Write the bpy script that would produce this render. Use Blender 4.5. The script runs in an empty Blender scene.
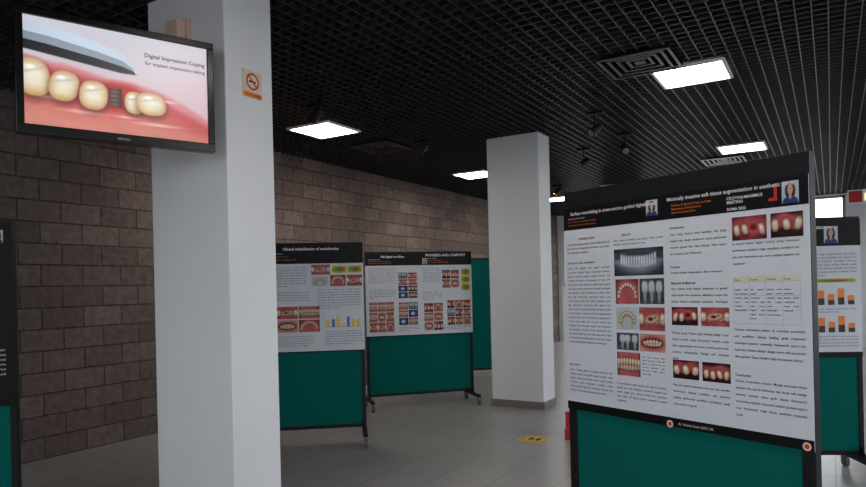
import bpy, math, random
import numpy as np
from mathutils import Matrix, Vector
random.seed(7)
sc = bpy.context.scene
sc.view_settings.view_transform = 'Standard'
COL = sc.collection

# ------------------------------------------------------------------ helpers
def lin(r, g, b):
    def f(c):
        c /= 255.0
        return c / 12.92 if c <= 0.04045 else ((c + 0.055) / 1.055) ** 2.4
    return (f(r), f(g), f(b), 1.0)

def newmat(name):
    m = bpy.data.materials.new(name)
    m.use_nodes = True
    nt = m.node_tree
    return m, nt, nt.nodes['Principled BSDF']

def pm(name, rgb, rough=0.6, metal=0.0, var=0.08, scale=8.0, bump=0.0, bdist=0.002, spec=0.5):
    m, nt, p = newmat(name)
    c = lin(*rgb)
    tc = nt.nodes.new('ShaderNodeTexCoord')
    nz = nt.nodes.new('ShaderNodeTexNoise')
    nz.inputs['Scale'].default_value = scale
    nz.inputs['Detail'].default_value = 4
    nt.links.new(tc.outputs['Object'], nz.inputs['Vector'])
    mx = nt.nodes.new('ShaderNodeMix'); mx.data_type = 'RGBA'
    mx.inputs[6].default_value = [max(0, v * (1 - var)) for v in c[:3]] + [1]
    mx.inputs[7].default_value = [min(1, v * (1 + var)) for v in c[:3]] + [1]
    nt.links.new(nz.outputs['Fac'], mx.inputs[0])
    nt.links.new(mx.outputs[2], p.inputs['Base Color'])
    p.inputs['Roughness'].default_value = rough
    p.inputs['Metallic'].default_value = metal
    p.inputs['Specular IOR Level'].default_value = spec
    if bump > 0:
        b = nt.nodes.new('ShaderNodeBump')
        b.inputs['Strength'].default_value = bump
        b.inputs['Distance'].default_value = bdist
        nt.links.new(nz.outputs['Fac'], b.inputs['Height'])
        nt.links.new(b.outputs['Normal'], p.inputs['Normal'])
    return m

def em(name, rgb, s):
    m, nt, p = newmat(name)
    c = lin(*rgb)
    p.inputs['Base Color'].default_value = (0.02, 0.02, 0.02, 1)
    p.inputs['Roughness'].default_value = 0.4
    p.inputs['Emission Color'].default_value = c
    p.inputs['Emission Strength'].default_value = s
    return m

class MB:
    def __init__(s):
        s.v = []; s.f = []; s.m = []; s.mats = []
    def mi(s, mat):
        if mat not in s.mats: s.mats.append(mat)
        return s.mats.index(mat)
    def box(s, x0, y0, z0, x1, y1, z1, mat):
        n = len(s.v); k = s.mi(mat)
        s.v += [(x0,y0,z0),(x1,y0,z0),(x1,y1,z0),(x0,y1,z0),(x0,y0,z1),(x1,y0,z1),(x1,y1,z1),(x0,y1,z1)]
        for q in [(0,3,2,1),(4,5,6,7),(0,1,5,4),(1,2,6,5),(2,3,7,6),(3,0,4,7)]:
            s.f.append(tuple(n+i for i in q)); s.m.append(k)
    def poly(s, pts, mat):
        n = len(s.v); k = s.mi(mat)
        s.v += list(pts); s.f.append(tuple(range(n, n+len(pts)))); s.m.append(k)
    def rect(s, x, z, w, h, y, mat):      # faces -Y, lower-left corner x,z
        s.poly([(x,y,z),(x+w,y,z),(x+w,y,z+h),(x,y,z+h)], mat)
    def ell(s, cx, cz, rx, rz, y, mat, n=14, p=2.0):
        pts = []
        for i in range(n):
            a = 2*math.pi*i/n
            c, q = math.cos(a), math.sin(a)
            pts.append((cx+rx*math.copysign(abs(c)**(2/p), c), y, cz+rz*math.copysign(abs(q)**(2/p), q)))
        s.poly(pts, mat)
    def cyl(s, p0, p1, r, mat, n=16, r1=None):
        p0 = Vector(p0); p1 = Vector(p1); k = s.mi(mat)
        if r1 is None: r1 = r
        d = (p1-p0).normalized()
        a = d.orthogonal().normalized(); b = d.cross(a)
        o = len(s.v)
        for P, R in ((p0, r), (p1, r1)):
            for i in range(n):
                t = 2*math.pi*i/n
                s.v.append(tuple(P + a*R*math.cos(t) + b*R*math.sin(t)))
        for i in range(n):
            j = (i+1) % n
            s.f.append((o+i, o+j, o+n+j, o+n+i)); s.m.append(k)
        s.f.append(tuple(o+i for i in reversed(range(n)))); s.m.append(k)
        s.f.append(tuple(o+n+i for i in range(n))); s.m.append(k)
    def build(s, name, parent=None, loc=(0,0,0), rz=0.0, bevel=0.0):
        me = bpy.data.meshes.new(name)
        me.from_pydata(s.v, [], s.f)
        for m in s.mats: me.materials.append(m)
        for p, k in zip(me.polygons, s.m): p.material_index = k
        me.update()
        ob = bpy.data.objects.new(name, me)
        COL.objects.link(ob)
        ob.location = loc; ob.rotation_euler = (0, 0, rz)
        if parent: ob.parent = parent
        if bevel > 0:
            b = ob.modifiers.new('bevel', 'BEVEL'); b.width = bevel; b.segments = 2
            b.limit_method = 'ANGLE'
        return ob

def empty(name, loc, rz=0.0):
    e = bpy.data.objects.new(name, None)
    e.empty_display_size = 0.1
    COL.objects.link(e); e.location = loc; e.rotation_euler = (0, 0, rz)
    return e

def text(name, body, size, x, z, y, mat, parent, width=None, align='LEFT', line=1.0, bold=0.0):
    cu = bpy.data.curves.new(name, 'FONT')
    cu.body = body; cu.size = size; cu.space_line = line
    cu.offset = bold
    cu.resolution_u = 2
    if width:
        cu.text_boxes[0].width = width
        cu.align_x = 'JUSTIFY' if align == 'LEFT' else align
    else:
        cu.align_x = align
    cu.materials.append(mat)
    ob = bpy.data.objects.new(name, cu)
    COL.objects.link(ob)
    ob.location = (x, y, z); ob.rotation_euler = (math.pi/2, 0, 0)
    ob.parent = parent
    return ob

WORDS = ("the of and implant soft tissue graft with patient treatment digital scan margin bone level crown after "
 "surgical site volume ridge aesthetic zone was performed using connective membrane healing months tooth lateral incisor "
 "clinical case report evaluation prosthetic guided flap design minimally invasive technique results in this study were "
 "radiographic follow-up occlusion anterior maxillary augmentation restoration impression framework ceramic workflow").split()
def lorem(nch):
    out = []; n = 0
    while n < nch:
        w = random.choice(WORDS)
        if not out or out[-1].endswith('.'): w = w.capitalize()
        if random.random() < 0.08: w += '.'
        out.append(w); n += len(w)+1
    return ' '.join(out)

# ------------------------------------------------------------------ painted pictures (vertex-coloured prints)
def c3(*rgb): return np.array(rgb, float)
def smooth(a, e=0.0, w=1.0):
    t = np.clip((a-e)/w*0.5+0.5, 0, 1); return t*t*(3-2*t)
def fbm(X, Y, rng, f0=3, octv=4):
    out = np.zeros_like(X); amp = 1.0; tot = 0
    for o in range(octv):
        f = f0*2**o
        for k in range(3):
            th = rng.uniform(0, 2*math.pi); ph = rng.uniform(0, 2*math.pi)
            out += amp*np.sin(f*(X*math.cos(th)+Y*math.sin(th))*math.pi+ph)/3
        tot += amp; amp *= 0.6
    return out/tot
def mixm(img, col, m):
    col = np.asarray(col)
    if col.ndim == 1: col = col[None, None, :]
    return img*(1-m[..., None]) + col*m[..., None]
def emask(X, Y, cx, cy, rx, ry, p=2.0, soft=0.15, rot=0.0):
    dx, dy = X-cx, Y-cy
    c, s = math.cos(rot), math.sin(rot)
    u = (dx*c+dy*s)/rx; v = (-dx*s+dy*c)/ry
    r = (np.abs(u)**p+np.abs(v)**p)**(1/p)
    return smooth(1-r, 0, soft), r, u, v
def tooth(img, X, Y, cx, cy, rx, ry, p=2.6, rot=0.0, base=(232,216,188), edge=(170,118,90), asp=1.0):
    m, r, u, v = emask(X, Y, cx, cy, rx, ry, p, 0.12, rot)
    sh, _, _, _ = emask(X, Y, cx, cy-ry*0.12, rx*1.15, ry*1.18, p, 0.5, rot)
    img = mixm(img, img*0.55, sh*0.7)
    k = np.clip(r, 0, 1)**3
    col = c3(*base)[None, None]*(1-k[..., None]) + c3(*edge)[None, None]*k[..., None]
    col = col*(1+0.10*v[..., None])
    img = mixm(img, col, m)
    h, _, _, _ = emask(X, Y, cx-rx*0.25, cy+ry*0.35, rx*0.28, ry*0.22, 2, 0.9)
    return mixm(img, c3(255,252,244), h*0.75)

def paint(kind, nx, ny, seed):
    rng = np.random.RandomState(seed)
    X, Y = np.meshgrid(np.linspace(0, 1, nx), np.linspace(0, 1, ny))
    N = fbm(X, Y, rng, 3, 4)
    img = np.zeros(X.shape+(3,))
    if kind in ('teeth', 'teethd'):
        img[:] = c3(44,14,18) if kind == 'teethd' else c3(150,58,62)
        img *= (1+0.4*N)[..., None]
        cy = 0.42+0.1*rng.rand(); tilt = rng.uniform(-.1, .1)
        band = smooth(0.30-np.abs(Y-(cy+0.12)-tilt*(X-.5)-0.05*np.sin(X*9+seed)), 0, 0.12)
        img = mixm(img, c3(190,86,92)*1.0, band); img *= (1+0.16*N)[..., None]
        n = rng.randint(3, 5)
        for i in range(n):
            x = 0.14+0.72*i/(n-1)
            if n == 4 and i == 2 and rng.rand() < .5:
                m, _, _, _ = emask(X, Y, x, cy+.05, .09, .13, 2, .6); img = mixm(img, c3(110,22,30), m); continue
            img = tooth(img, X, Y, x, cy-0.03+tilt*(x-.5)+.03*rng.randn(), .36/n, 0.22+.05*rng.rand(), 2.7, rng.uniform(-.2,.2))
        img = mixm(img, c3(30,10,14), smooth(np.abs(X-.5)+np.abs(Y-.5)*.7, .72, .3)*.8)
    elif kind == 'lips':
        img[:] = c3(206,150,136); img *= (1+0.08*N)[..., None]
        m, _, _, _ = emask(X, Y, .5, .5, .47, .40, 2, .3); img = mixm(img, c3(176,80,84)*1.0, m)
        m, _, _, _ = emask(X, Y, .5, .5, .40, .25, 2.2, .2); img = mixm(img, c3(60,14,18), m)
        for i in range(6):
            t = (i-2.5)/2.5
            img = tooth(img, X, Y, .5+t*.3, .55-.05*t*t, .062, .15*(1-.3*t*t), 3)
            img = tooth(img, X, Y, .5+t*.26, .38+.04*t*t, .05, .09, 3)
    elif kind == 'arch':
        img[:] = c3(124,46,52)
        m, _, _, _ = emask(X, Y, .5, .34, .47, .62, 2.2, .3); img = mixm(img, c3(206,118,116), m)
        m, _, _, _ = emask(X, Y, .5, .26, .28, .46, 2.2, .5); img = mixm(img, c3(184,88,94), m)
        img *= (1+0.12*N)[..., None]
        for i in range(10):
            a = math.pi*(.03+.94*i/9)
            img = tooth(img, X, Y, .5+.37*math.cos(a), .26+.52*math.sin(a), .065, .09, 2.4)
    elif kind == 'bite':
        img[:] = c3(192,100,102); img *= (1+0.15*N)[..., None]
        img = mixm(img, c3(70,18,24), smooth(np.abs(X-.5), .47, .12))
        for r in (0, 1):
            for i in range(8):
                t = (i-3.5)/3.5
                img = tooth(img, X, Y, .5+t*.43, (.38 if r == 0 else .62)+(.05*t*t if r == 0 else -.03*t*t), .062, .15, 3)
    elif kind == 'surgery':
        img[:] = c3(176,84,84); img *= (1+.25*N)[..., None]
        m, _, _, _ = emask(X, Y, .5, .5, .30, .16, 2, .5, .3); img = mixm(img, c3(214,190,160), m)
        m, _, _, _ = emask(X, Y, .45, .5, .10, .08, 2, .4); img = mixm(img, c3(110,20,26), m)
        m, _, _, _ = emask(X, Y, .62, .56, .05, .06, 2, .4); img = mixm(img, c3(120,122,130), m)
        img = tooth(img, X, Y, .08, .5, .12, .26); img = tooth(img, X, Y, .92, .5, .11, .26)
        d = np.abs(Y-.2-.6*(X-.5)); img = mixm(img, c3(170,174,182), smooth(.03-d, 0, .04)*smooth(X-.65, 0, .05))
    elif kind == 'xray':
        img[:] = c3(26,28,34)
        m, _, _, _ = emask(X, Y, .5, .50, .47, .47, 2.6, .5); img = mixm(img, c3(98,106,118), m)
        d = np.abs(Y-(.34+1.1*(X-.5)**2)); img = mixm(img, c3(150,158,170), smooth(.16-d, 0, .16)*.8)
        d = np.abs(Y-(.80-.6*(X-.5)**2)); img = mixm(img, c3(40,44,52), smooth(.07-d, 0, .1)*.8)
        for r in (0, 1):
            for i in range(14):
                t = (i-6.5)/6.5
                m, _, _, _ = emask(X, Y, .5+t*.34, (.60 if r else .42)+.10*t*t, .02, .12, 2.6, .5)
                img = mixm(img, c3(225,230,236), m*.9)
        img *= (1+.2*N)[..., None]
    elif kind == 'xraysmall':
        img[:] = c3(70,76,84); img *= (1+.5*N)[..., None]
        for i in range(3):
            x = .2+.3*i+.03*rng.randn()
            m, _, _, _ = emask(X, Y, x, .68, .12, .22, 3, .3); img = mixm(img, c3(222,226,232), m*.9)
            m, _, _, _ = emask(X, Y, x, .36, .06, .34, 2, .4); img = mixm(img, c3(176,184,194), m*.8)
    elif kind == 'model':
        img[:] = c3(190,206,216)
        m, _, _, _ = emask(X, Y, .5, .42, .38, .40, 2, .2); img = mixm(img, c3(206,166,130), m)
        m, _, _, _ = emask(X, Y, .5, .30, .20, .28, 2, .3); img = mixm(img, c3(186,200,208), m)
        for i in range(8):
            a = math.pi*i/7
            img = tooth(img, X, Y, .5+.3*math.cos(a), .40+.33*math.sin(a), .07, .08, 2.2, base=(238,220,180))
    elif kind == 'blue':
        img[:] = c3(20,24,52); img *= (1+.4*N)[..., None]
        m, _, _, _ = emask(X, Y, .5, .5, .44, .36, 3, .4); img = mixm(img, c3(50,76,158), m)
        m, _, _, _ = emask(X, Y, .45, .5, .2, .24, 2, .5); img = mixm(img, c3(206,214,226), m)
    elif kind == 'portrait':
        img[:] = c3(196,206,216)
        m, _, _, _ = emask(X, Y, .5, .56, .30, .36, 2.2, .15); img = mixm(img, c3(52,34,28), m)
        m, _, _, _ = emask(X, Y, .5, .02, .46, .30, 2.2, .1); img = mixm(img, c3(46,62,120), m)
        m, _, _, _ = emask(X, Y, .5, .32, .09, .14, 2, .1); img = mixm(img, c3(206,156,130), m)
        m, _, _, _ = emask(X, Y, .5, .62, .17, .23, 2, .15); img = mixm(img, c3(222,174,148), m)
        for s in (-.07, .07):
            m, _, _, _ = emask(X, Y, .5+s, .65, .03, .02, 2, .5); img = mixm(img, c3(50,30,26), m)
        m, _, _, _ = emask(X, Y, .5, .51, .06, .018, 2, .5); img = mixm(img, c3(190,70,74), m)
    elif kind == 'greens':
        img[:] = c3(226,196,50)
        m, _, _, _ = emask(X, Y, .5, .5, .42, .38, 2, .6); img = mixm(img, c3(80,160,70), m)
        m, _, _, _ = emask(X, Y, .6, .5, .2, .22, 2, .6); img = mixm(img, c3(206,60,40), m)
    return np.clip(img, 0, 255)

def tvpaint(nx, ny):
    rng = np.random.RandomState(5)
    X, Y = np.meshgrid(np.linspace(0, 1, nx), np.linspace(0, 1, ny))
    N = fbm(X, Y, rng, 2, 5); N2 = fbm(X, Y*1.6, rng, 9, 3)
    t = smooth(Y, .5, .9)[..., None]
    img = c3(220,186,196)*(1-t)+c3(206,212,224)*t
    g = smooth(X, .6, 1.4)[..., None]*smooth(.7-Y, 0, .6)[..., None]
    img = img*(1-.5*g)+c3(222,166,172)*.5*g
    I = lambda xs, ys: np.interp(X, xs, ys)
    top = I([0,.1,.2,.32,.42,.55,.72,.86,1],[.64,.60,.60,.56,.52,.52,.46,.36,.24])
    img = mixm(img, c3(212,132,138), smooth(top-Y, 0, .03))
    top2 = I([0,.12,.26,.4,.55,.7,.8,.9,1],[.57,.55,.52,.47,.45,.42,.32,.25,.18])
    img = mixm(img, c3(190,80,84), smooth(top2-Y, 0, .04))
    mid = I([0,.16,.32,.5,.68,.82,1],[.36,.28,.21,.22,.23,.15,.08])
    img = mixm(img, c3(198,104,96), smooth(mid-Y, 0, .08))
    low = I([0,.2,.4,.6,.8,1],[.2,.13,.10,.13,.07,.02])
    img = mixm(img, c3(210,132,118), smooth(low-Y, 0, .10))
    gm = smooth(top-Y, 0, .05)[..., None]
    img = img*(1+(.12*N+.05*N2)[..., None]*gm)
    m, _, _, _ = emask(X, Y, .48, .36, .12, .13, 3, .4); img = mixm(img, c3(178,30,34), m)
    for (hx, hy, rx, ry) in [(.13,.27,.05,.012),(.3,.17,.08,.014),(.7,.13,.1,.012),(.76,.38,.04,.012),(.52,.17,.05,.01)]:
        m, _, _, _ = emask(X, Y, hx, hy, rx, ry, 2, 1.2); img = mixm(img, c3(255,226,220), m*.7)
    for (a, c, w, h, r) in [(.045,.44,.165,.35,.05),(.195,.395,.15,.29,-.1),(.345,.345,.15,.28,-.05),(.565,.325,.11,.22,0),(.66,.335,.17,.23,.1)]:
        sh, _, _, _ = emask(X, Y, a, c-.03, w/2*1.1, h/2*1.1, 2.4, .3, r)
        img = mixm(img, img*.55, sh*.8)
        m, rr, u, v = emask(X, Y, a, c, w/2, h/2, 2.5, .05, r)
        k = np.clip(rr, 0, 1)**2.6
        col = c3(242,236,216)[None,None]*(1-k[...,None])+c3(196,150,104)[None,None]*k[...,None]
        lowr = np.clip(-v, 0, 1)**1.5
        col = col*(1-.4*lowr[...,None])+c3(206,156,80)[None,None]*.4*lowr[...,None]
        col = col*(1+.05*N2[...,None])
        groove = smooth(.06-np.abs(v-.35-.25*u), 0, .1)*smooth(.6-np.abs(u), 0, .3)
        col = col*(1-.14*groove[...,None])
        img = mixm(img, col, m)
        m, _, _, _ = emask(X, Y, a-.015, c+h*.26, w*.14, h*.06, 2, .6); img = mixm(img, c3(255,255,250), m*.9)
    m = smooth(.034-np.abs(X-.462), 0, .006)*smooth(.095-np.abs(Y-.35), 0, .012)
    sh = .5+.5*np.clip(1-((X-.455)/.034)**2, 0, 1); rib = 1-.3*(np.sin(Y*150) > .3)
    img = mixm(img, c3(116,88,82)[None,None]*(sh*rib)[...,None], m)
    up = I([0,.12,.36,.5,.56,.575],[.95,.94,.865,.80,.70,.62]); lo = I([0,.5,.585],[.69,.60,.605])
    inside = smooth(up-Y, 0, .012)*smooth(Y-lo, 0, .01)*smooth(.58-X, 0, .01)
    f = np.clip((Y-lo)/(up-lo+1e-3), 0, 1)
    g = np.where(f > .62, 0.93, np.where(f > .34, .66, .13)); g = g+.07*np.sin(X*5)
    col = c3(206,220,240)[None,None]*g[...,None]
    img = mixm(img, col, inside)
    return np.clip(img, 0, 255)

def tolin(img):
    c = img/255.0
    return np.where(c <= 0.04045, c/12.92, ((c+0.055)/1.055)**2.4)

def print_mesh(name, items, mat, parent):
    """items: (x,z,w,h,y,img) -> one vertex-coloured mesh of flat prints"""
    V = []; F = []; C = []; o = 0
    for (x, z, w, h, y, img) in items:
        ny, nx, _ = img.shape
        X, Z_ = np.meshgrid(np.linspace(x, x+w, nx), np.linspace(z, z+h, ny))
        V.append(np.stack([X.ravel(), np.full(nx*ny, y), Z_.ravel()], 1))
        i = np.arange(nx*ny).reshape(ny, nx)+o
        F.append(np.stack([i[:-1,:-1].ravel(), i[:-1,1:].ravel(), i[1:,1:].ravel(), i[1:,:-1].ravel()], 1))
        C.append(np.concatenate([tolin(img).reshape(-1,3), np.ones((nx*ny,1))], 1)); o += nx*ny
    V = np.concatenate(V); F = np.concatenate(F); C = np.concatenate(C)
    me = bpy.data.meshes.new(name); me.from_pydata(V.tolist(), [], F.tolist())
    a = me.color_attributes.new('print', 'FLOAT_COLOR', 'POINT'); a.data.foreach_set('color', C.astype(np.float32).ravel())
    me.materials.append(mat); me.update()
    ob = bpy.data.objects.new(name, me); COL.objects.link(ob); ob.parent = parent
    return ob

def attr_mat(name, emit):
    m, nt, p = newmat(name)
    at = nt.nodes.new('ShaderNodeAttribute'); at.attribute_name = 'print'
    if emit:
        p.inputs['Base Color'].default_value = (.02,.02,.02,1); p.inputs['Roughness'].default_value = .3
        nt.links.new(at.outputs['Color'], p.inputs['Emission Color']); p.inputs['Emission Strength'].default_value = emit
    else:
        sc_ = nt.nodes.new('ShaderNodeVectorMath'); sc_.operation = 'SCALE'; sc_.inputs['Scale'].default_value = 0.8
        nt.links.new(at.outputs['Color'], sc_.inputs[0])
        nt.links.new(sc_.outputs[0], p.inputs['Base Color']); p.inputs['Roughness'].default_value = .5
        p.inputs['Specular IOR Level'].default_value = 0.25
    return m

# ------------------------------------------------------------------ materials
M = {}
M['print'] = attr_mat('printed_photograph', 0)
M['tv'] = attr_mat('tv_picture', 0.95)
M['plaster'] = pm('painted_plaster_white', (220,221,225), 0.75, var=0.04, scale=3, bump=0.15, bdist=0.004)
M['skirt'] = pm('skirting_stone_grey', (118,112,110), 0.5, var=0.12, scale=20)
M['blackmetal'] = pm('black_powdercoat', (20,19,24), 0.5, var=0.15, spec=0.25)
M['gridmetal'] = pm('ceiling_grid_black_metal', (54,52,58), 0.38, metal=0.3, var=0.15)
M['slab'] = pm('dark_void_paint', (8,7,9), 0.95, spec=0.1)
M['teal'] = pm('teal_felt_fabric', (6,92,86), 0.95, var=0.10, scale=160, bump=0.3, bdist=0.001, spec=0.1)
M['steel'] = pm('caster_steel', (150,150,155), 0.35, metal=0.8)
M['rubber'] = pm('caster_rubber', (90,90,94), 0.7)
M['paper'] = pm('poster_paper', (203,206,215), 0.55, var=0.015, scale=3, spec=0.3)
M['black'] = pm('poster_ink_black', (12,9,12), 0.5, spec=0.2)
M['ink'] = pm('poster_text_ink', (46,46,54), 0.7)
M['inkl'] = pm('poster_text_light', (215,210,215), 0.7)
M['inkr'] = pm('poster_text_red', (190,50,40), 0.7)
M['bg'] = pm('photo_black', (22,18,22), 0.5)
M['xrayl'] = pm('table_line_grey', (170,174,180), 0.5)
M['blue'] = pm('chart_blue', (70,110,170), 0.5)
M['yellow'] = pm('chart_yellow', (226,186,40), 0.5)
M['orange'] = pm('chart_orange', (226,120,30), 0.5)
M['tablehead'] = pm('table_header_cream', (206,206,176), 0.5)
M['sticker'] = pm('magnet_sticker', (225,190,180), 0.5)
M['white'] = pm('white_plastic', (230,228,226), 0.5)
M['cream'] = pm('bracket_cream', (214,184,170), 0.5)
M['redb'] = pm('banner_red', (180,34,30), 0.5)
M['winframe'] = pm('window_frame_grey', (150,152,156), 0.4)
M['panel'] = em('led_panel_light', (255,250,240), 21.0)
M['bulb'] = em('halogen_bulb_warm', (255,170,80), 40.0)

def floor_mat():
    m, nt, p = newmat('floor_porcelain_tiles')
    tc = nt.nodes.new('ShaderNodeTexCoord')
    bt = nt.nodes.new('ShaderNodeTexBrick')
    bt.offset = 0.0; bt.squash = 1.0
    bt.inputs['Scale'].default_value = 1.0
    bt.inputs['Brick Width'].default_value = 0.45
    bt.inputs['Row Height'].default_value = 0.45
    bt.inputs['Mortar Size'].default_value = 0.004
    bt.inputs['Mortar Smooth'].default_value = 0.2
    bt.inputs['Color1'].default_value = lin(154,151,150)
    bt.inputs['Color2'].default_value = lin(146,143,142)
    bt.inputs['Mortar'].default_value = lin(96,93,93)
    nt.links.new(tc.outputs['Object'], bt.inputs['Vector'])
    nz = nt.nodes.new('ShaderNodeTexNoise'); nz.inputs['Scale'].default_value = 60; nz.inputs['Detail'].default_value = 4
    nt.links.new(tc.outputs['Object'], nz.inputs['Vector'])
    mr = nt.nodes.new('ShaderNodeMapRange'); mr.inputs[3].default_value = 0.95; mr.inputs[4].default_value = 1.05
    nt.links.new(nz.outputs['Fac'], mr.inputs[0])
    mul = nt.nodes.new('ShaderNodeVectorMath'); mul.operation = 'SCALE'
    nt.links.new(bt.outputs['Color'], mul.inputs[0]); nt.links.new(mr.outputs[0], mul.inputs['Scale'])
    nt.links.new(mul.outputs[0], p.inputs['Base Color'])
    p.inputs['Roughness'].default_value = 0.30
    b = nt.nodes.new('ShaderNodeBump'); b.invert = True; b.inputs['Strength'].default_value = 0.4; b.inputs['Distance'].default_value = 0.002
    nt.links.new(bt.outputs['Fac'], b.inputs['Height']); nt.links.new(b.outputs['Normal'], p.inputs['Normal'])
    return m
M['floor'] = floor_mat()

def block_mat():
    m, nt, p = newmat('split_face_block_wall')
    tc = nt.nodes.new('ShaderNodeTexCoord')
    sp = nt.nodes.new('ShaderNodeSeparateXYZ'); nt.links.new(tc.outputs['Object'], sp.inputs[0])
    cb = nt.nodes.new('ShaderNodeCombineXYZ')
    nt.links.new(sp.outputs['Y'], cb.inputs['X']); nt.links.new(sp.outputs['Z'], cb.inputs['Y'])
    bt = nt.nodes.new('ShaderNodeTexBrick')
    bt.inputs['Scale'].default_value = 1.0
    bt.inputs['Brick Width'].default_value = 0.40
    bt.inputs['Row Height'].default_value = 0.20
    bt.inputs['Mortar Size'].default_value = 0.009
    bt.inputs['Mortar Smooth'].default_value = 0.8
    bt.inputs['Color1'].default_value = lin(108,95,91)
    bt.inputs['Color2'].default_value = lin(88,77,75)
    bt.inputs['Mortar'].default_value = lin(68,60,59)
    nt.links.new(cb.outputs[0], bt.inputs['Vector'])
    nz = nt.nodes.new('ShaderNodeTexNoise'); nz.inputs['Scale'].default_value = 14; nz.inputs['Detail'].default_value = 8; nz.inputs['Roughness'].default_value = 0.65
    nt.links.new(tc.outputs['Object'], nz.inputs['Vector'])
    mr = nt.nodes.new('ShaderNodeMapRange'); mr.inputs[1].default_value = 0.3; mr.inputs[2].default_value = 0.7
    mr.inputs[3].default_value = 0.7; mr.inputs[4].default_value = 1.3
    nt.links.new(nz.outputs['Fac'], mr.inputs[0])
    mul = nt.nodes.new('ShaderNodeVectorMath'); mul.operation = 'SCALE'
    nt.links.new(bt.outputs['Color'], mul.inputs[0]); nt.links.new(mr.outputs[0], mul.inputs['Scale'])
    nt.links.new(mul.outputs[0], p.inputs['Base Color'])
    p.inputs['Roughness'].default_value = 0.95
    p.inputs['Specular IOR Level'].default_value = 0.2
    sub = nt.nodes.new('ShaderNodeMath'); sub.operation = 'SUBTRACT'
    nt.links.new(nz.outputs['Fac'], sub.inputs[0]); nt.links.new(bt.outputs['Fac'], sub.inputs[1])
    b = nt.nodes.new('ShaderNodeBump'); b.inputs['Strength'].default_value = 0.7; b.inputs['Distance'].default_value = 0.022
    nt.links.new(sub.outputs[0], b.inputs['Height']); nt.links.new(b.outputs['Normal'], p.inputs['Normal'])
    return m
M['block'] = block_mat()

def glass_mat():
    m = bpy.data.materials.new('window_glass'); m.use_nodes = True
    nt = m.node_tree; nt.nodes.clear()
    o = nt.nodes.new('ShaderNodeOutputMaterial'); mx = nt.nodes.new('ShaderNodeMixShader')
    t = nt.nodes.new('ShaderNodeBsdfTransparent'); g = nt.nodes.new('ShaderNodeBsdfGlossy')
    g.inputs['Roughness'].default_value = 0.02; mx.inputs[0].default_value = 0.07
    nt.links.new(t.outputs[0], mx.inputs[1]); nt.links.new(g.outputs[0], mx.inputs[2]); nt.links.new(mx.outputs[0], o.inputs[0])
    return m
M['glass'] = glass_mat()

# ------------------------------------------------------------------ room
XL, XR, YB, YF, ZC, ZS = -6.28, 4.0, -3.0, 17.0, 3.35, 3.95
b = MB(); b.box(XL-0.2, YB-0.2, -0.1, XR+0.2, YF+0.2, 0, M['floor']); b.build('floor')
b = MB(); b.box(XL-0.2, YB-0.2, ZS, XR+0.2, YF+0.2, ZS+0.15, M['slab']); b.build('ceiling')
b = MB(); b.box(XL-0.2, YB-0.2, 0, XL, YF+0.2, ZS, M['block']); b.build('wall_left')
b = MB(); b.box(-40, -40, -0.14, 40, 60, -0.11, pm('outdoor_paving', (170,168,162), 0.9)); b.build('ground_outside')

WIN = [0]
def wall(name, axis, c0, c1, lo, hi, ops):
    b = MB()
    def bx(a, bb, z0, z1):
        if axis == 'y': b.box(a, c0, z0, bb, c1, z1, M['plaster'])
        else: b.box(c0, a, z0, c1, bb, z1, M['plaster'])
    cur = lo
    for (a, e, z0, z1) in ops:
        bx(cur, a, 0, ZS)
        if z0 > 0: bx(a, e, 0, z0)
        bx(a, e, z1, ZS)
        cur = e
    bx(cur, hi, 0, ZS)
    b.build(name)
    mid = (c0+c1)/2
    for (a, e, z0, z1) in ops:
        WIN[0] += 1
        w = MB()
        def wb(p, q, z0_, z1_, th=0.03, mat=M['winframe']):
            if axis == 'y': w.box(p, mid-th, z0_, q, mid+th, z1_, mat)
            else: w.box(mid-th, p, z0_, mid+th, q, z1_, mat)
        wb(a, a+0.06, z0, z1); wb(e-0.06, e, z0, z1); wb(a, e, z0, z0+0.06); wb(a, e, z1-0.06, z1)
        n = max(1, int(round((e-a)/1.1)))
        for i in range(1, n):
            x = a+(e-a)*i/n; wb(x-0.03, x+0.03, z0, z1)
        if z1 > 2.6: wb(a, e, 2.2, 2.26)
        wb(a+0.06, e-0.06, z0+0.06, z1-0.06, 0.004, M['glass'])
        w.build('window_%d' % WIN[0])
        ld = bpy.data.lights.new('window_portal', 'AREA'); ld.shape = 'RECTANGLE'
        ld.size = e-a; ld.size_y = z1-z0
        try:
            ld.cycles.is_portal = True
            lo_ = bpy.data.objects.new('window_portal', ld); COL.objects.link(lo_)
            if axis == 'y':
                inward = 1 if c0 < 0 else -1
                lo_.location = ((a+e)/2, (c0 if inward < 0 else c1), (z0+z1)/2)
                lo_.rotation_euler = (math.pi/2*( 1 if inward > 0 else -1), 0, 0)
            else:
                lo_.location = (c0, (a+e)/2, (z0+z1)/2)
                lo_.rotation_euler = (math.pi/2, 0, math.pi/2)
        except Exception as ex:
            print('portal', ex)

wall('wall_far', 'y', YF, YF+0.2, XL, XR, [(-6.1,-2.2,0.0,2.9), (-1.5,0.30,0.9,3.33), (1.2,3.6,0.9,3.15)])
wall('wall_right', 'x', XR, XR+0.2, YB, YF, [(-2.2,2.4,0.9,3.1), (4.0,8.6,0.9,3.1), (10.2,14.8,0.9,3.1)])
wall('wall_back', 'y', YB-0.2, YB, XL, XR, [(-5.0,-1.2,0.9,3.0), (-0.2,3.4,0.9,3.0)])

# ceiling grid
b = MB(); st = 0.1; hw = 0.0035
x = XL+st
while x < XR:
    b.box(x-hw, YB, ZC, x+hw, YF, ZC+0.04, M['gridmetal']); x += st
y = YB+st
while y < YF:
    b.box(XL, y-hw, ZC, XR, y+hw, ZC+0.04, M['gridmetal']); y += st
b.build('ceiling_grid')

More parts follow.
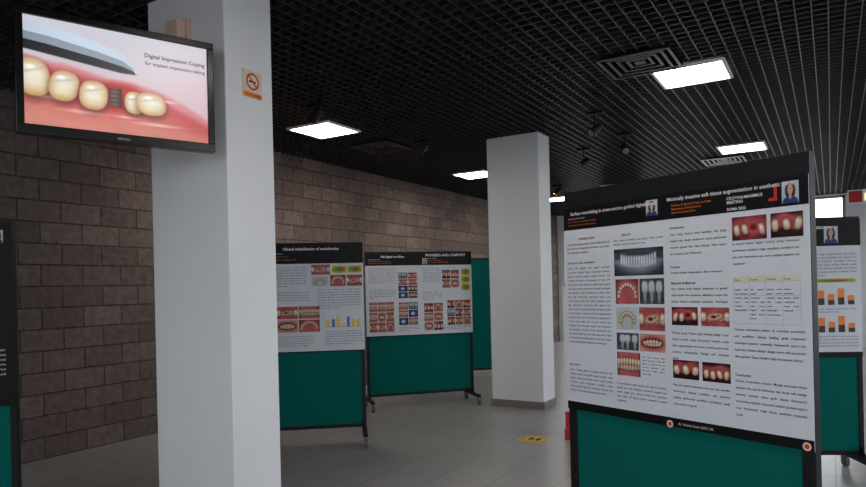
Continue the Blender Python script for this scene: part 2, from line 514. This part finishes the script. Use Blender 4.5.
# columns
for (x0, y0, x1, y1) in [(-3.69,2.70,-3.0,3.08), (-3.69,7.53,-3.0,7.90), (-3.69,12.36,-3.0,12.74), (-3.69,-2.13,-3.0,-1.75)]:
    e = empty('column', ((x0+x1)/2, (y0+y1)/2, 0))
    hx, hy = (x1-x0)/2, (y1-y0)/2
    b = MB(); b.box(-hx, -hy, 0, hx, hy, ZC+0.3, M['plaster']); b.build('shaft', e, bevel=0.006)
    b = MB(); b.box(-hx-0.012, -hy-0.012, 0, hx+0.012, hy+0.012, 0.09, M['skirt']); b.build('skirting', e)

# ------------------------------------------------------------------ ceiling fixtures
def led(x, y):
    e = empty('ceiling_led_panel', (x, y, ZC))
    b = MB()
    for (a,bb,c,d) in [(-.3,-.3,.3,-.275),(-.3,.275,.3,.3),(-.3,-.275,-.275,.275),(.275,-.275,.3,.275)]:
        b.box(a, bb, -0.022, c, d, 0.0, M['white'])
    b.build('frame', e)
    b = MB(); b.box(-.275, -.275, -0.012, .275, .275, -0.002, M['panel']); b.build('diffuser', e)
for x in (-4.95, -1.02, 2.9):
    for y, dy in ((-1.9,0),(2.1,0),(6.0,0.25),(9.8,0.3),(13.65,0.3)):
        if x < -4 and y < 3: continue
        if x > 2 and y > 3: continue
        led(x, y + (dy if x > -2 else -0.1))

def vent(x, y, mat, s=0.29):
    b = MB()
    for k, r in enumerate((s, s*0.78, s*0.56, s*0.34)):
        t = 0.022; z = -0.03+0.006*k
        b.box(-r, -r, z, r, -r+t, z+0.01, mat); b.box(-r, r-t, z, r, r, z+0.01, mat)
        b.box(-r, -r+t, z, -r+t, r-t, z+0.01, mat); b.box(r-t, -r+t, z, r, r-t, z+0.01, mat)
    b.box(-s*.14, -s*.14, -0.012, s*.14, s*.14, 0, mat)
    b.box(-s, -s, -0.003, s, s, 0, M['slab'])
    b.build('ceiling_air_diffuser', None, (x, y, ZC))
vent(-1.33, 5.66, M['gridmetal'])
vent(-1.36, 10.95, M['white'])
vent(-4.95, 7.0, M['gridmetal'])

def spot(x, y, tx, ty, on, drop=0.12):
    e = empty('ceiling_spotlight', (x, y, ZC))
    b = MB()
    b.box(-0.09, -0.02, -0.03, 0.09, 0.02, 0, M['blackmetal'])
    b.cyl((0,0,-0.03), (0,0,-drop), 0.008, M['blackmetal'])
    d = Vector((tx-x, ty-y, -1.6)).normalized()
    c = Vector((0,0,-drop))
    b.cyl(c-d*0.07, c+d*0.06, 0.042, M['blackmetal'], 18, 0.05)
    b.cyl(c-d*0.10, c-d*0.07, 0.025, M['blackmetal'], 18, 0.042)
    b.cyl(c+d*0.06, c+d*0.064, 0.04, M['bulb'] if on else M['steel'], 18)
    b.build('lamp_head', e)
    if on:
        l = bpy.data.lights.new('spot_beam', 'SPOT'); l.energy = 60; l.color = (1, .86, .72)
        l.spot_size = math.radians(90); l.spot_blend = 0.9; l.shadow_soft_size = 0.04
        o = bpy.data.objects.new('spot_beam', l); COL.objects.link(o); o.parent = e
        o.location = c + d*0.09; o.rotation_euler = d.to_track_quat('-Z', 'Y').to_euler()
spot(-4.35, 5.05, -6.28, 5.2, True)
spot(-4.35, 7.05, -6.28, 7.4, True)
spot(-4.35, 9.4, -6.28, 9.6, True)
spot(-4.30, 11.7, -6.28, 11.9, True)
spot(-2.14, 7.0, -3.4, 5.4, False, 0.2)
spot(-2.85, 8.8, -4.4, 7.2, False, 0.2)
spot(-2.14, 8.2, -1.0, 6.4, False, 0.2)

# hanging sign near the far windows
hs = empty('hanging_exit_sign', (0.30, 15.1, 2.93))
b = MB()
b.box(0,-0.02,0,0.42,0.02,0.26,M['white']); b.rect(0.02,0.02,0.22,0.22,-0.021,M['redb'])
b.rect(0.27,0.05,0.12,0.14,-0.021,em('exit_sign_glow',(255,230,190),1.2))
b.cyl((0.08,0,0.26),(0.08,0,0.42),0.005,M['steel']); b.cyl((0.34,0,0.26),(0.34,0,0.42),0.005,M['steel'])
b.build('sign_box', hs)

# ------------------------------------------------------------------ poster stands
def stand(L, R, topbar=0.03, post=0.035):
    dx, dy = R[0]-L[0], R[1]-L[1]
    W = math.hypot(dx, dy); rz = math.atan2(dy, dx)
    e = empty('poster_stand', (L[0], L[1], 0), rz)
    b = MB(); k = M['blackmetal']; T = 0.022
    b.box(0, -T, 0.10, post, T, 1.97, k); b.box(W-post, -T, 0.10, W, T, 1.97, k)
    b.box(post, -T, 1.97-topbar, W-post, T, 1.97, k)
    b.box(post, -T, 0.15, W-post, T, 0.185, k)
    b.build('frame', e, bevel=0.003)
    b = MB(); b.box(post, -0.014, 0.185, W-post, 0.014, 1.97-topbar, M['teal']); b.build('felt_panel', e)
    for i, x in enumerate((post/2, W-post/2)):
        b = MB()
        b.box(x-0.02, -0.27, 0.095, x+0.02, 0.27, 0.13, k)
        b.poly([(x-0.018,-0.16,0.13),(x-0.018,-0.022,0.13),(x-0.018,-0.022,0.24)], k)
        b.poly([(x+0.018,0.16,0.13),(x+0.018,0.022,0.13),(x+0.018,0.022,0.24)], k)
        for s in (-1, 1):
            yy = s*0.245
            b.cyl((x,yy,0.088),(x,yy,0.097),0.02,M['steel'])
            b.box(x-0.022, yy-0.026, 0.035, x-0.018, yy+0.014, 0.090, M['steel'])
            b.box(x+0.018, yy-0.026, 0.035, x+0.022, yy+0.014, 0.090, M['steel'])
            b.box(x-0.022, yy-0.026, 0.086, x+0.022, yy+0.018, 0.091, M['steel'])
            b.cyl((x-0.015,yy-0.012,0.041),(x+0.015,yy-0.012,0.041),0.041,M['rubber'],20)
            b.cyl((x-0.026,yy-0.012,0.041),(x+0.026,yy-0.012,0.041),0.010,M['steel'],10)
        b.build('foot_with_casters_%d' % (i+1), e)
    return e, W, rz, L

def chart(b, x, z, w, h, kind, y=-0.0030):
    y2 = y-0.0006; y3 = y-0.0012
    if kind == 'bars':
        b.rect(x, z, w, h*.03, y2, M['ink']); b.rect(x, z, w*.008, h, y2, M['ink'])
        for i in range(7):
            hh = h*(.35+.6*abs(math.sin(i*1.9+.6)))
            b.rect(x+w*(.05+.135*i), z, w*.08, hh, y2, M['blue'] if i in (1,4) else M['yellow'])
    elif kind == 'barso':
        for i in range(5):
            hh = h*(.45+.5*abs(math.sin(i*1.3+.9)))
            b.rect(x+w*(.04+.2*i), z, w*.13, hh, y2, M['orange'])
            b.rect(x+w*(.04+.2*i), z, w*.13, hh*.45, y3, M['bg'])

PSEED = [11]
def poster(st, x0, W, z0=0.87, z1=1.885, head=0.11, foot=0.04, name='dental_research_poster', title='', tsize=0.026,
           sub=3, pics=(), texts=(), dark=False, extra=None, tb=0.0002, gap=0.026, res=220):
    e, SW, rz, L = st
    c, s = math.cos(rz), math.sin(rz)
    px = L[0] + x0*c + gap*s; py = L[1] + x0*s - gap*c
    H = z1-z0
    p = empty(name, (px, py, z0), rz)
    b = MB()
    b.box(0, -0.0015, 0, W, 0.0015, H, M['black'] if dark else M['paper'])
    if not dark:
        b.rect(0, H-head, W, head, -0.0022, M['black'])
        if foot: b.rect(0, 0, W, foot, -0.0022, M['black'])
    items = []
    for (x, z, w, h, kind) in pics:
        if kind in ('bars', 'barso'): chart(b, x, z, w, h, kind); continue
        PSEED[0] += 1
        items.append((x, z, w, h, -0.003, paint(kind, max(14, int(w*res*2)), max(12, int(h*res*2)), PSEED[0])))
    if extra: extra(b)
    b.build('printed_sheet', p)
    if items: print_mesh('printed_photos', items, M['print'], p)
    if title:
        text('title', title, tsize, W*0.5, H-head*0.34, -0.0035, M['inkl'], p, align='CENTER', bold=tb)
    for i in range(sub):
        text('authors', lorem(26+8*i), tsize*0.42, W*0.05, H-head*(0.52+0.15*i), -0.0035, M['orange'] if i else M['inkl'], p)
    for (x, zt, w, lines, size, kind) in texts:
        if kind == 'h':
            text('heading', lines, size, x, zt-size, -0.003, M['ink'], p, bold=0.0003)
        else:
            cpl = w/(size*0.50)
            text('body_text', lorem(int(cpl*lines*0.97)), size, x, zt-size, -0.003, M['inkl'] if dark else M['ink'], p, width=w, line=kind, bold=0.00015)
    return p

# --- big board (nearest, right)
C = stand((-1.156,3.283), (-0.052,2.804), topbar=0.09, post=0.05)
CW = C[1]; hw2 = CW/2
def Z(z): return z-0.87
poster(C, 0.0, hw2, title='Surface remodeling in cross-section guided digitalmente', tsize=0.0225, res=320, tb=0.0004,
  pics=[(0.50,Z(1.80),0.06,0.07,'portrait'),
        (0.315,Z(1.535),0.27,0.125,'xray'),(0.32,Z(1.405),0.13,0.115,'arch'),(0.455,Z(1.405),0.13,0.115,'xraysmall'),
        (0.32,Z(1.285),0.125,0.105,'model'),(0.45,Z(1.285),0.135,0.105,'surgery'),
        (0.32,Z(1.19),0.125,0.08,'xraysmall'),(0.45,Z(1.19),0.135,0.08,'lips'),
        (0.32,Z(1.07),0.13,0.11,'bite')],
  texts=[(0.10,Z(1.735),.2,'INTRODUCTION',0.013,'h'),(0.02,Z(1.71),0.27,3,0.0128,1.6),
         (0.02,Z(1.615),0.1,'METHOD OF TRIAL ADJUSTMENT',0.012,'h'),(0.02,Z(1.59),0.27,23,0.0128,1.6),
         (0.36,Z(1.735),.2,'RESULTS',0.014,'h'),(0.315,Z(1.71),0.27,2,0.012,1.5),
         (0.02,Z(1.105),0.1,'DISCUSSION',0.012,'h'),(0.02,Z(1.08),0.27,7,0.0128,1.6),
         (0.46,Z(1.17),0.12,6,0.009,1.7),(0.315,Z(1.04),0.27,5,0.0125,1.6)])
def ex_right(b):
    b.poly([(0.475,-.003,Z(1.865)),(0.487,-.003,Z(1.865)),(0.487,-.003,Z(1.80)),(0.455,-.003,Z(1.80)),(0.455,-.003,Z(1.812)),(0.475,-.003,Z(1.812))], M['redb'])
    b.rect(0.305, Z(1.495), 0.26, 0.022, -0.0028, M['tablehead'])
    for i in range(5): b.rect(0.305+0.065*i-0.0007, Z(1.33), 0.0014, 0.187, -0.0032, M['xrayl'])
    for zz in (1.33,1.385,1.44,1.495): b.rect(0.305, Z(zz), 0.26, 0.0014, -0.0032, M['xrayl'])
    for xx, zz in ((0.0,0.012),(hw2-0.025,0.016)):
        b.ell(xx, zz, 0.016, 0.016, -0.006, M['sticker'], 20); b.ell(xx, zz, 0.009, 0.009, -0.0064, M['inkr'], 16)
pr = poster(C, hw2, hw2, title='', sub=0, extra=ex_right, gap=0.028, res=320,
  pics=[(0.505,Z(1.785),0.062,0.082,'portrait'),
        (0.305,Z(1.66),0.14,0.093,'teeth'),(0.46,Z(1.66),0.12,0.093,'teethd'),
        (0.02,Z(1.315),0.125,0.078,'teethd'),(0.16,Z(1.315),0.125,0.078,'surgery'),
        (0.02,Z(1.085),0.125,0.08,'teethd'),(0.16,Z(1.085),0.125,0.08,'teethd')],
  texts=[(0.02,Z(1.745),.2,'Introduction',0.014,'h'),(0.02,Z(1.715),0.26,4,0.0130,2.15),
         (0.02,Z(1.575),.2,'Purpose',0.014,'h'),(0.02,Z(1.55),0.26,1,0.0130,2.15),
         (0.02,Z(1.505),.2,'Materials & Methods',0.014,'h'),(0.02,Z(1.48),0.26,4,0.0130,2.1),
         (0.02,Z(1.29),0.26,5,0.0130,2.1),(0.02,Z(1.065),0.26,4,0.0130,2.1),
         (0.305,Z(1.655),0.26,4,0.0125,2.1),
         (0.31,Z(1.470),0.055,6,0.0085,1.9),(0.375,Z(1.470),0.055,7,0.0085,1.9),(0.44,Z(1.470),0.055,7,0.0085,1.9),(0.505,Z(1.470),0.055,5,0.0085,1.9),
         (0.305,Z(1.315),0.275,6,0.0128,2.1),(0.305,Z(1.135),.2,'Conclusion',0.014,'h'),(0.305,Z(1.11),0.275,6,0.0128,2.1)])
for i, hx in enumerate(('Study', 'Sample', 'Method', 'Result')):
    text('table_heading', hx, 0.011, 0.31+0.065*i, Z(1.50), -0.0034, M['ink'], pr)
text('title', 'Minimally invasive soft tissue augmentation in aesthetic zone', 0.0222, 0.008, Z(1.853), -0.0035, M['inkl'], pr, bold=0.0003)
text('authors', 'M. Rossi, G. Bianchi, P. Ferri, A. Conti\nDepartment of Oral Sciences\nUniversity Dental Clinic', 0.012, 0.03, Z(1.828), -0.0035, M['orange'], pr, line=1.3)
text('event', 'CROTAN-MAGMIUS\nMEETING', 0.0165, 0.285, Z(1.825), -0.0035, M['inkl'], pr, bold=0.0003)
text('event_date', 'ROMA 2022', 0.0155, 0.285, Z(1.782), -0.0035, M['inkl'], pr, bold=0.0003)
text('footer', 'dr. Valeria Conti, DDS, MS', 0.015, 0.04, 0.013, -0.0035, M['inkl'], pr)

# --- board A
A = stand((-4.75,4.64), (-3.97,5.27))
AW = A[1]
poster(A, 0.0, AW, z0=0.90, z1=1.965, head=0.20, foot=0.012, title='Clinical rehabilitation of endodontics', tsize=0.036, res=110, tb=0.001,
  pics=[(0.50,0.755,0.18,0.10,'surgery'),(0.70,0.77,0.14,0.07,'greens'),(0.85,0.77,0.14,0.07,'greens'),
        (0.50,0.64,0.16,0.10,'model'),(0.68,0.64,0.15,0.11,'arch'),(0.84,0.64,0.15,0.11,'surgery'),
        (0.16,0.33,0.20,0.12,'surgery'),(0.37,0.33,0.20,0.12,'bite'),(0.16,0.20,0.20,0.12,'lips'),(0.37,0.20,0.20,0.12,'arch'),
        (0.62,0.24,0.36,0.11,'bars')],
  texts=[(0.05,0.84,0.40,9,0.017,1.5),(0.05,0.60,0.42,5,0.017,1.5),(0.05,0.17,0.46,6,0.015,1.5),(0.55,0.62,0.42,9,0.017,1.5),(0.62,0.21,0.36,7,0.016,1.5)])

# --- board B
B = stand((-5.0,6.675), (-4.05,7.71))
BW = B[1]; bh = BW/2
random.seed(3)
def gridpics(x0, z0, nx, nz, w, h, kinds, g=0.008):
    out = []
    for i in range(nx):
        for j in range(nz):
            out.append((x0+i*(w+g), z0+j*(h+g), w, h, random.choice(kinds)))
    return out
K = ['teeth','surgery','lips','arch','bite','surgery','teethd']
poster(B, 0.0, bh, z0=0.90, z1=1.945, head=0.15, foot=0.012, title='Full digital workflow', tsize=0.037, res=100, tb=0.001,
  pics=gridpics(0.04,0.06,3,3,0.10,0.12,K)+gridpics(0.42,0.48,2,4,0.12,0.075,['blue','teethd','xraysmall','surgery'])+gridpics(0.42,0.14,2,3,0.12,0.09,['xraysmall','bite','teethd','blue']),
  texts=[(0.04,0.87,0.34,9,0.017,1.5),(0.04,0.60,0.34,5,0.017,1.5),(0.42,0.12,0.26,3,0.015,1.4)])
poster(B, bh, bh, z0=0.90, z1=1.965, head=0.17, foot=0.012, title='PROGRESS AND COMFORT', tsize=0.044, res=100, tb=0.001,
  pics=gridpics(0.30,0.60,2,2,0.11,0.11,['surgery','lips','teethd','teeth'])+gridpics(0.05,0.06,2,3,0.12,0.11,K)+gridpics(0.56,0.56,1,3,0.12,0.09,['lips','greens'])+gridpics(0.36,0.12,3,3,0.10,0.10,['surgery','arch','lips','teethd','xraysmall'])
       +[(0.04,0.895,0.06,0.08,'portrait')],
  texts=[(0.04,0.86,0.24,9,0.016,1.5),(0.04,0.56,0.26,5,0.016,1.5),(0.30,0.12,0.38,3,0.015,1.4)])

# --- board F (teal back side)
stand((-5.72,8.93), (-4.66,9.83), topbar=0.03)

# --- board D (right edge)
D = stand((-1.05,5.435), (0.183,6.02))
DW = D[1]; dh = DW/2
poster(D, 0.0, dh, title='Implant surface study', z0=0.90, z1=1.95, head=0.18, pics=gridpics(0.05,0.1,3,3,0.15,0.13,K), texts=[(0.05,0.8,0.55,8,0.016,1.4)])
poster(D, dh, dh, title='Clinical outcome', z0=0.90, z1=1.95, head=0.2, tsize=0.04, res=120, tb=0.001,
  pics=[(0.42,0.87,0.1,0.13,'portrait'),(0.30,0.57,0.34,0.03,'greens'),(0.28,0.40,0.36,0.13,'barso'),(0.28,0.19,0.36,0.13,'barso'),(0.06,0.3,0.18,0.16,'bars')],
  texts=[(0.05,0.80,0.60,8,0.018,1.5),(0.28,0.38,0.36,2,0.016,1.4),(0.05,0.17,0.60,5,0.016,1.5)])

# --- board E (left edge, dark poster)
E = stand((-5.145,1.574), (-4.24,2.14))
EW = E[1]
poster(E, 0.0, EW, title='Digital implantology', z0=0.85, z1=1.95, dark=True, head=0.12, tsize=0.04,
  pics=[(0.96,0.98,0.06,0.08,'portrait'),(0.2,0.4,0.3,0.2,'xray'),(0.62,0.40,0.3,0.16,'arch')],
  texts=[(0.08,0.86,0.9,8,0.02,1.6),(0.6,0.35,0.42,8,0.018,1.6)],
  extra=lambda b: [b.rect(0.94,0.42+0.04*i,0.03,0.012,-0.003,M['yellow']) for i in range(4)])

# --- roll-up banner behind big board
e = empty('rollup_banner', (-2.27,6.22,0), math.radians(20))
b = MB()
b.box(0, -0.09, 0.0, 0.85, 0.09, 0.03, M['redb']); b.box(0.0, -0.05, 0.03, 0.85, 0.05, 0.09, M['redb'])
b.cyl((0.425,0.03,0.09),(0.425,0.03,1.50),0.01,M['steel'])
b.box(0.0,-0.012,1.49,0.85,0.02,1.52,M['steel'])
b.rect(0.01,0.09,0.83,0.17,-0.004,M['redb']); b.box(0.01,-0.003,0.09,0.84,0.0,1.49,M['white'])
b.build('banner', e)
text('banner_text', 'DENTAL MEETING', 0.075, 0.42, 1.3, -0.006, M['inkr'], e, align='CENTER')

# --- floor sticker
b = MB()
def disc(r, z, mat, cx=0, cy=0, ry=None, n=32):
    b.poly([(cx+r*math.cos(2*math.pi*i/n), cy+(ry or r)*math.sin(2*math.pi*i/n), z) for i in range(n)], mat)
ysm = pm('floor_sticker_yellow', (222,184,40), 0.5)
disc(0.15, 0.0015, ysm); disc(0.125, 0.002, M['skirt']); disc(0.112, 0.0025, ysm)
disc(0.025, 0.003, M['black'], -0.035, 0.02, 0.055); disc(0.025, 0.003, M['black'], 0.035, 0.02, 0.055)
b.build('floor_distance_sticker', None, (-2.51, 6.02, 0))

# ------------------------------------------------------------------ TV
tvL, tvR = (-3.305,1.689), (-2.949,2.568)
TW = math.hypot(tvR[0]-tvL[0], tvR[1]-tvL[1]); trz = math.atan2(tvR[1]-tvL[1], tvR[0]-tvL[0]); TH = 0.61
tv = empty('wall_mounted_television', (tvL[0], tvL[1], 2.286), trz)
gl = pm('tv_black_gloss', (14,13,16), 0.2)
b = MB(); bz = 0.036; bb_ = 0.048
b.box(0,-0.012,0,TW,0.03,bb_,gl); b.box(0,-0.012,TH-bz,TW,0.03,TH,gl)
b.box(0,-0.012,bb_,bz,0.03,TH-bz,gl); b.box(TW-bz,-0.012,bb_,TW,0.03,TH-bz,gl)
b.box(0.0,0.03,0.0,TW,0.045,TH,gl); b.box(0.14,0.045,0.08,TW-0.14,0.075,TH-0.1,gl)
b.build('bezel', tv, bevel=0.004)
SW_, SH_ = TW-2*bz, TH-bz-bb_
scr = empty('screen', (bz, 0.0, bb_)); scr.parent = tv
print_mesh('screen_image', [(0, 0, SW_, SH_, 0.0, tvpaint(480, 300))], M['tv'], scr)
tx = em('tv_text', (60,62,74), 1)
text('screen_title', 'Digital Impression Coping', 0.0300, 0.985*SW_, .80*SH_, -.003, tx, scr, align='RIGHT', bold=0.0006)
text('screen_subtitle', 'for implant impression taking', 0.0265, 0.985*SW_, .725*SH_, -.003, tx, scr, align='RIGHT', bold=0.0003)
text('brand_label', 'television', 0.016, TW/2, 0.016, -.0135, M['inkl'], tv, align='CENTER')
br = empty('television_wall_bracket', (-3.35, 2.70, 2.5))
b = MB()
b.box(-0.07,-0.03,0.0,0.07,-0.001,0.66,M['cream']); b.box(-0.05,-0.09,0.30,0.05,-0.03,0.64,M['cream'])
b.cyl((0,-0.05,0.15),(0.13,-0.42,0.15),0.018,M['blackmetal']); b.cyl((0.13,-0.42,0.05),(0.13,-0.42,0.25),0.02,M['blackmetal'])
b.build('bracket_arm', br, bevel=0.004)

# ------------------------------------------------------------------ no smoking sign on column side face (+X)
ns = empty('no_smoking_sign', (-2.996, 2.830, 2.68), math.pi/2)
sign_w = pm('sign_cream', (216,198,176), 0.5); sred = pm('sign_red', (180,44,38), 0.5)
b = MB()
b.box(0,-0.002,0,0.155,0.003,0.165,sign_w)
b.rect(0.004,0.004,0.147,0.028,-0.003,M['orange'])
b.ell(0.078,0.100,0.052,0.052,-0.003,sred,28); b.ell(0.078,0.100,0.040,0.040,-0.0034,sign_w,28)
b.rect(0.048,0.093,0.055,0.011,-0.0038,M['black'])
a = math.radians(-45); cx, cz = .078,.100
pts = []
for (u, v) in [(-.045,-.005),(.045,-.005),(.045,.005),(-.045,.005)]:
    pts.append((cx+u*math.cos(a)-v*math.sin(a), -0.0042, cz+u*math.sin(a)+v*math.cos(a)))
b.poly(pts, sred)
b.build('sign_plate', ns)
text('sign_text', 'VIETATO FUMARE', 0.0145, 0.078, 0.013, -0.0036, M['black'], ns, align='CENTER')

# ------------------------------------------------------------------ world & camera
w = bpy.data.worlds.new('overcast_sky'); sc.world = w; w.use_nodes = True
bgn = w.node_tree.nodes['Background']
bgn.inputs['Color'].default_value = (0.88, 0.94, 1.0, 1); bgn.inputs['Strength'].default_value = 4.3

cd = bpy.data.cameras.new('camera'); cam = bpy.data.objects.new('camera', cd); COL.objects.link(cam)
cd.sensor_width = 36; cd.lens = 663/866*36; cd.shift_y = 44.5/866
cam.matrix_world = Matrix.Translation((0,0,1.5)) @ Matrix.Rotation(math.radians(31), 4, 'Z') @ Matrix.Rotation(math.radians(90), 4, 'X') @ Matrix.Rotation(math.radians(-1.35), 4, 'Z')
sc.camera = cam
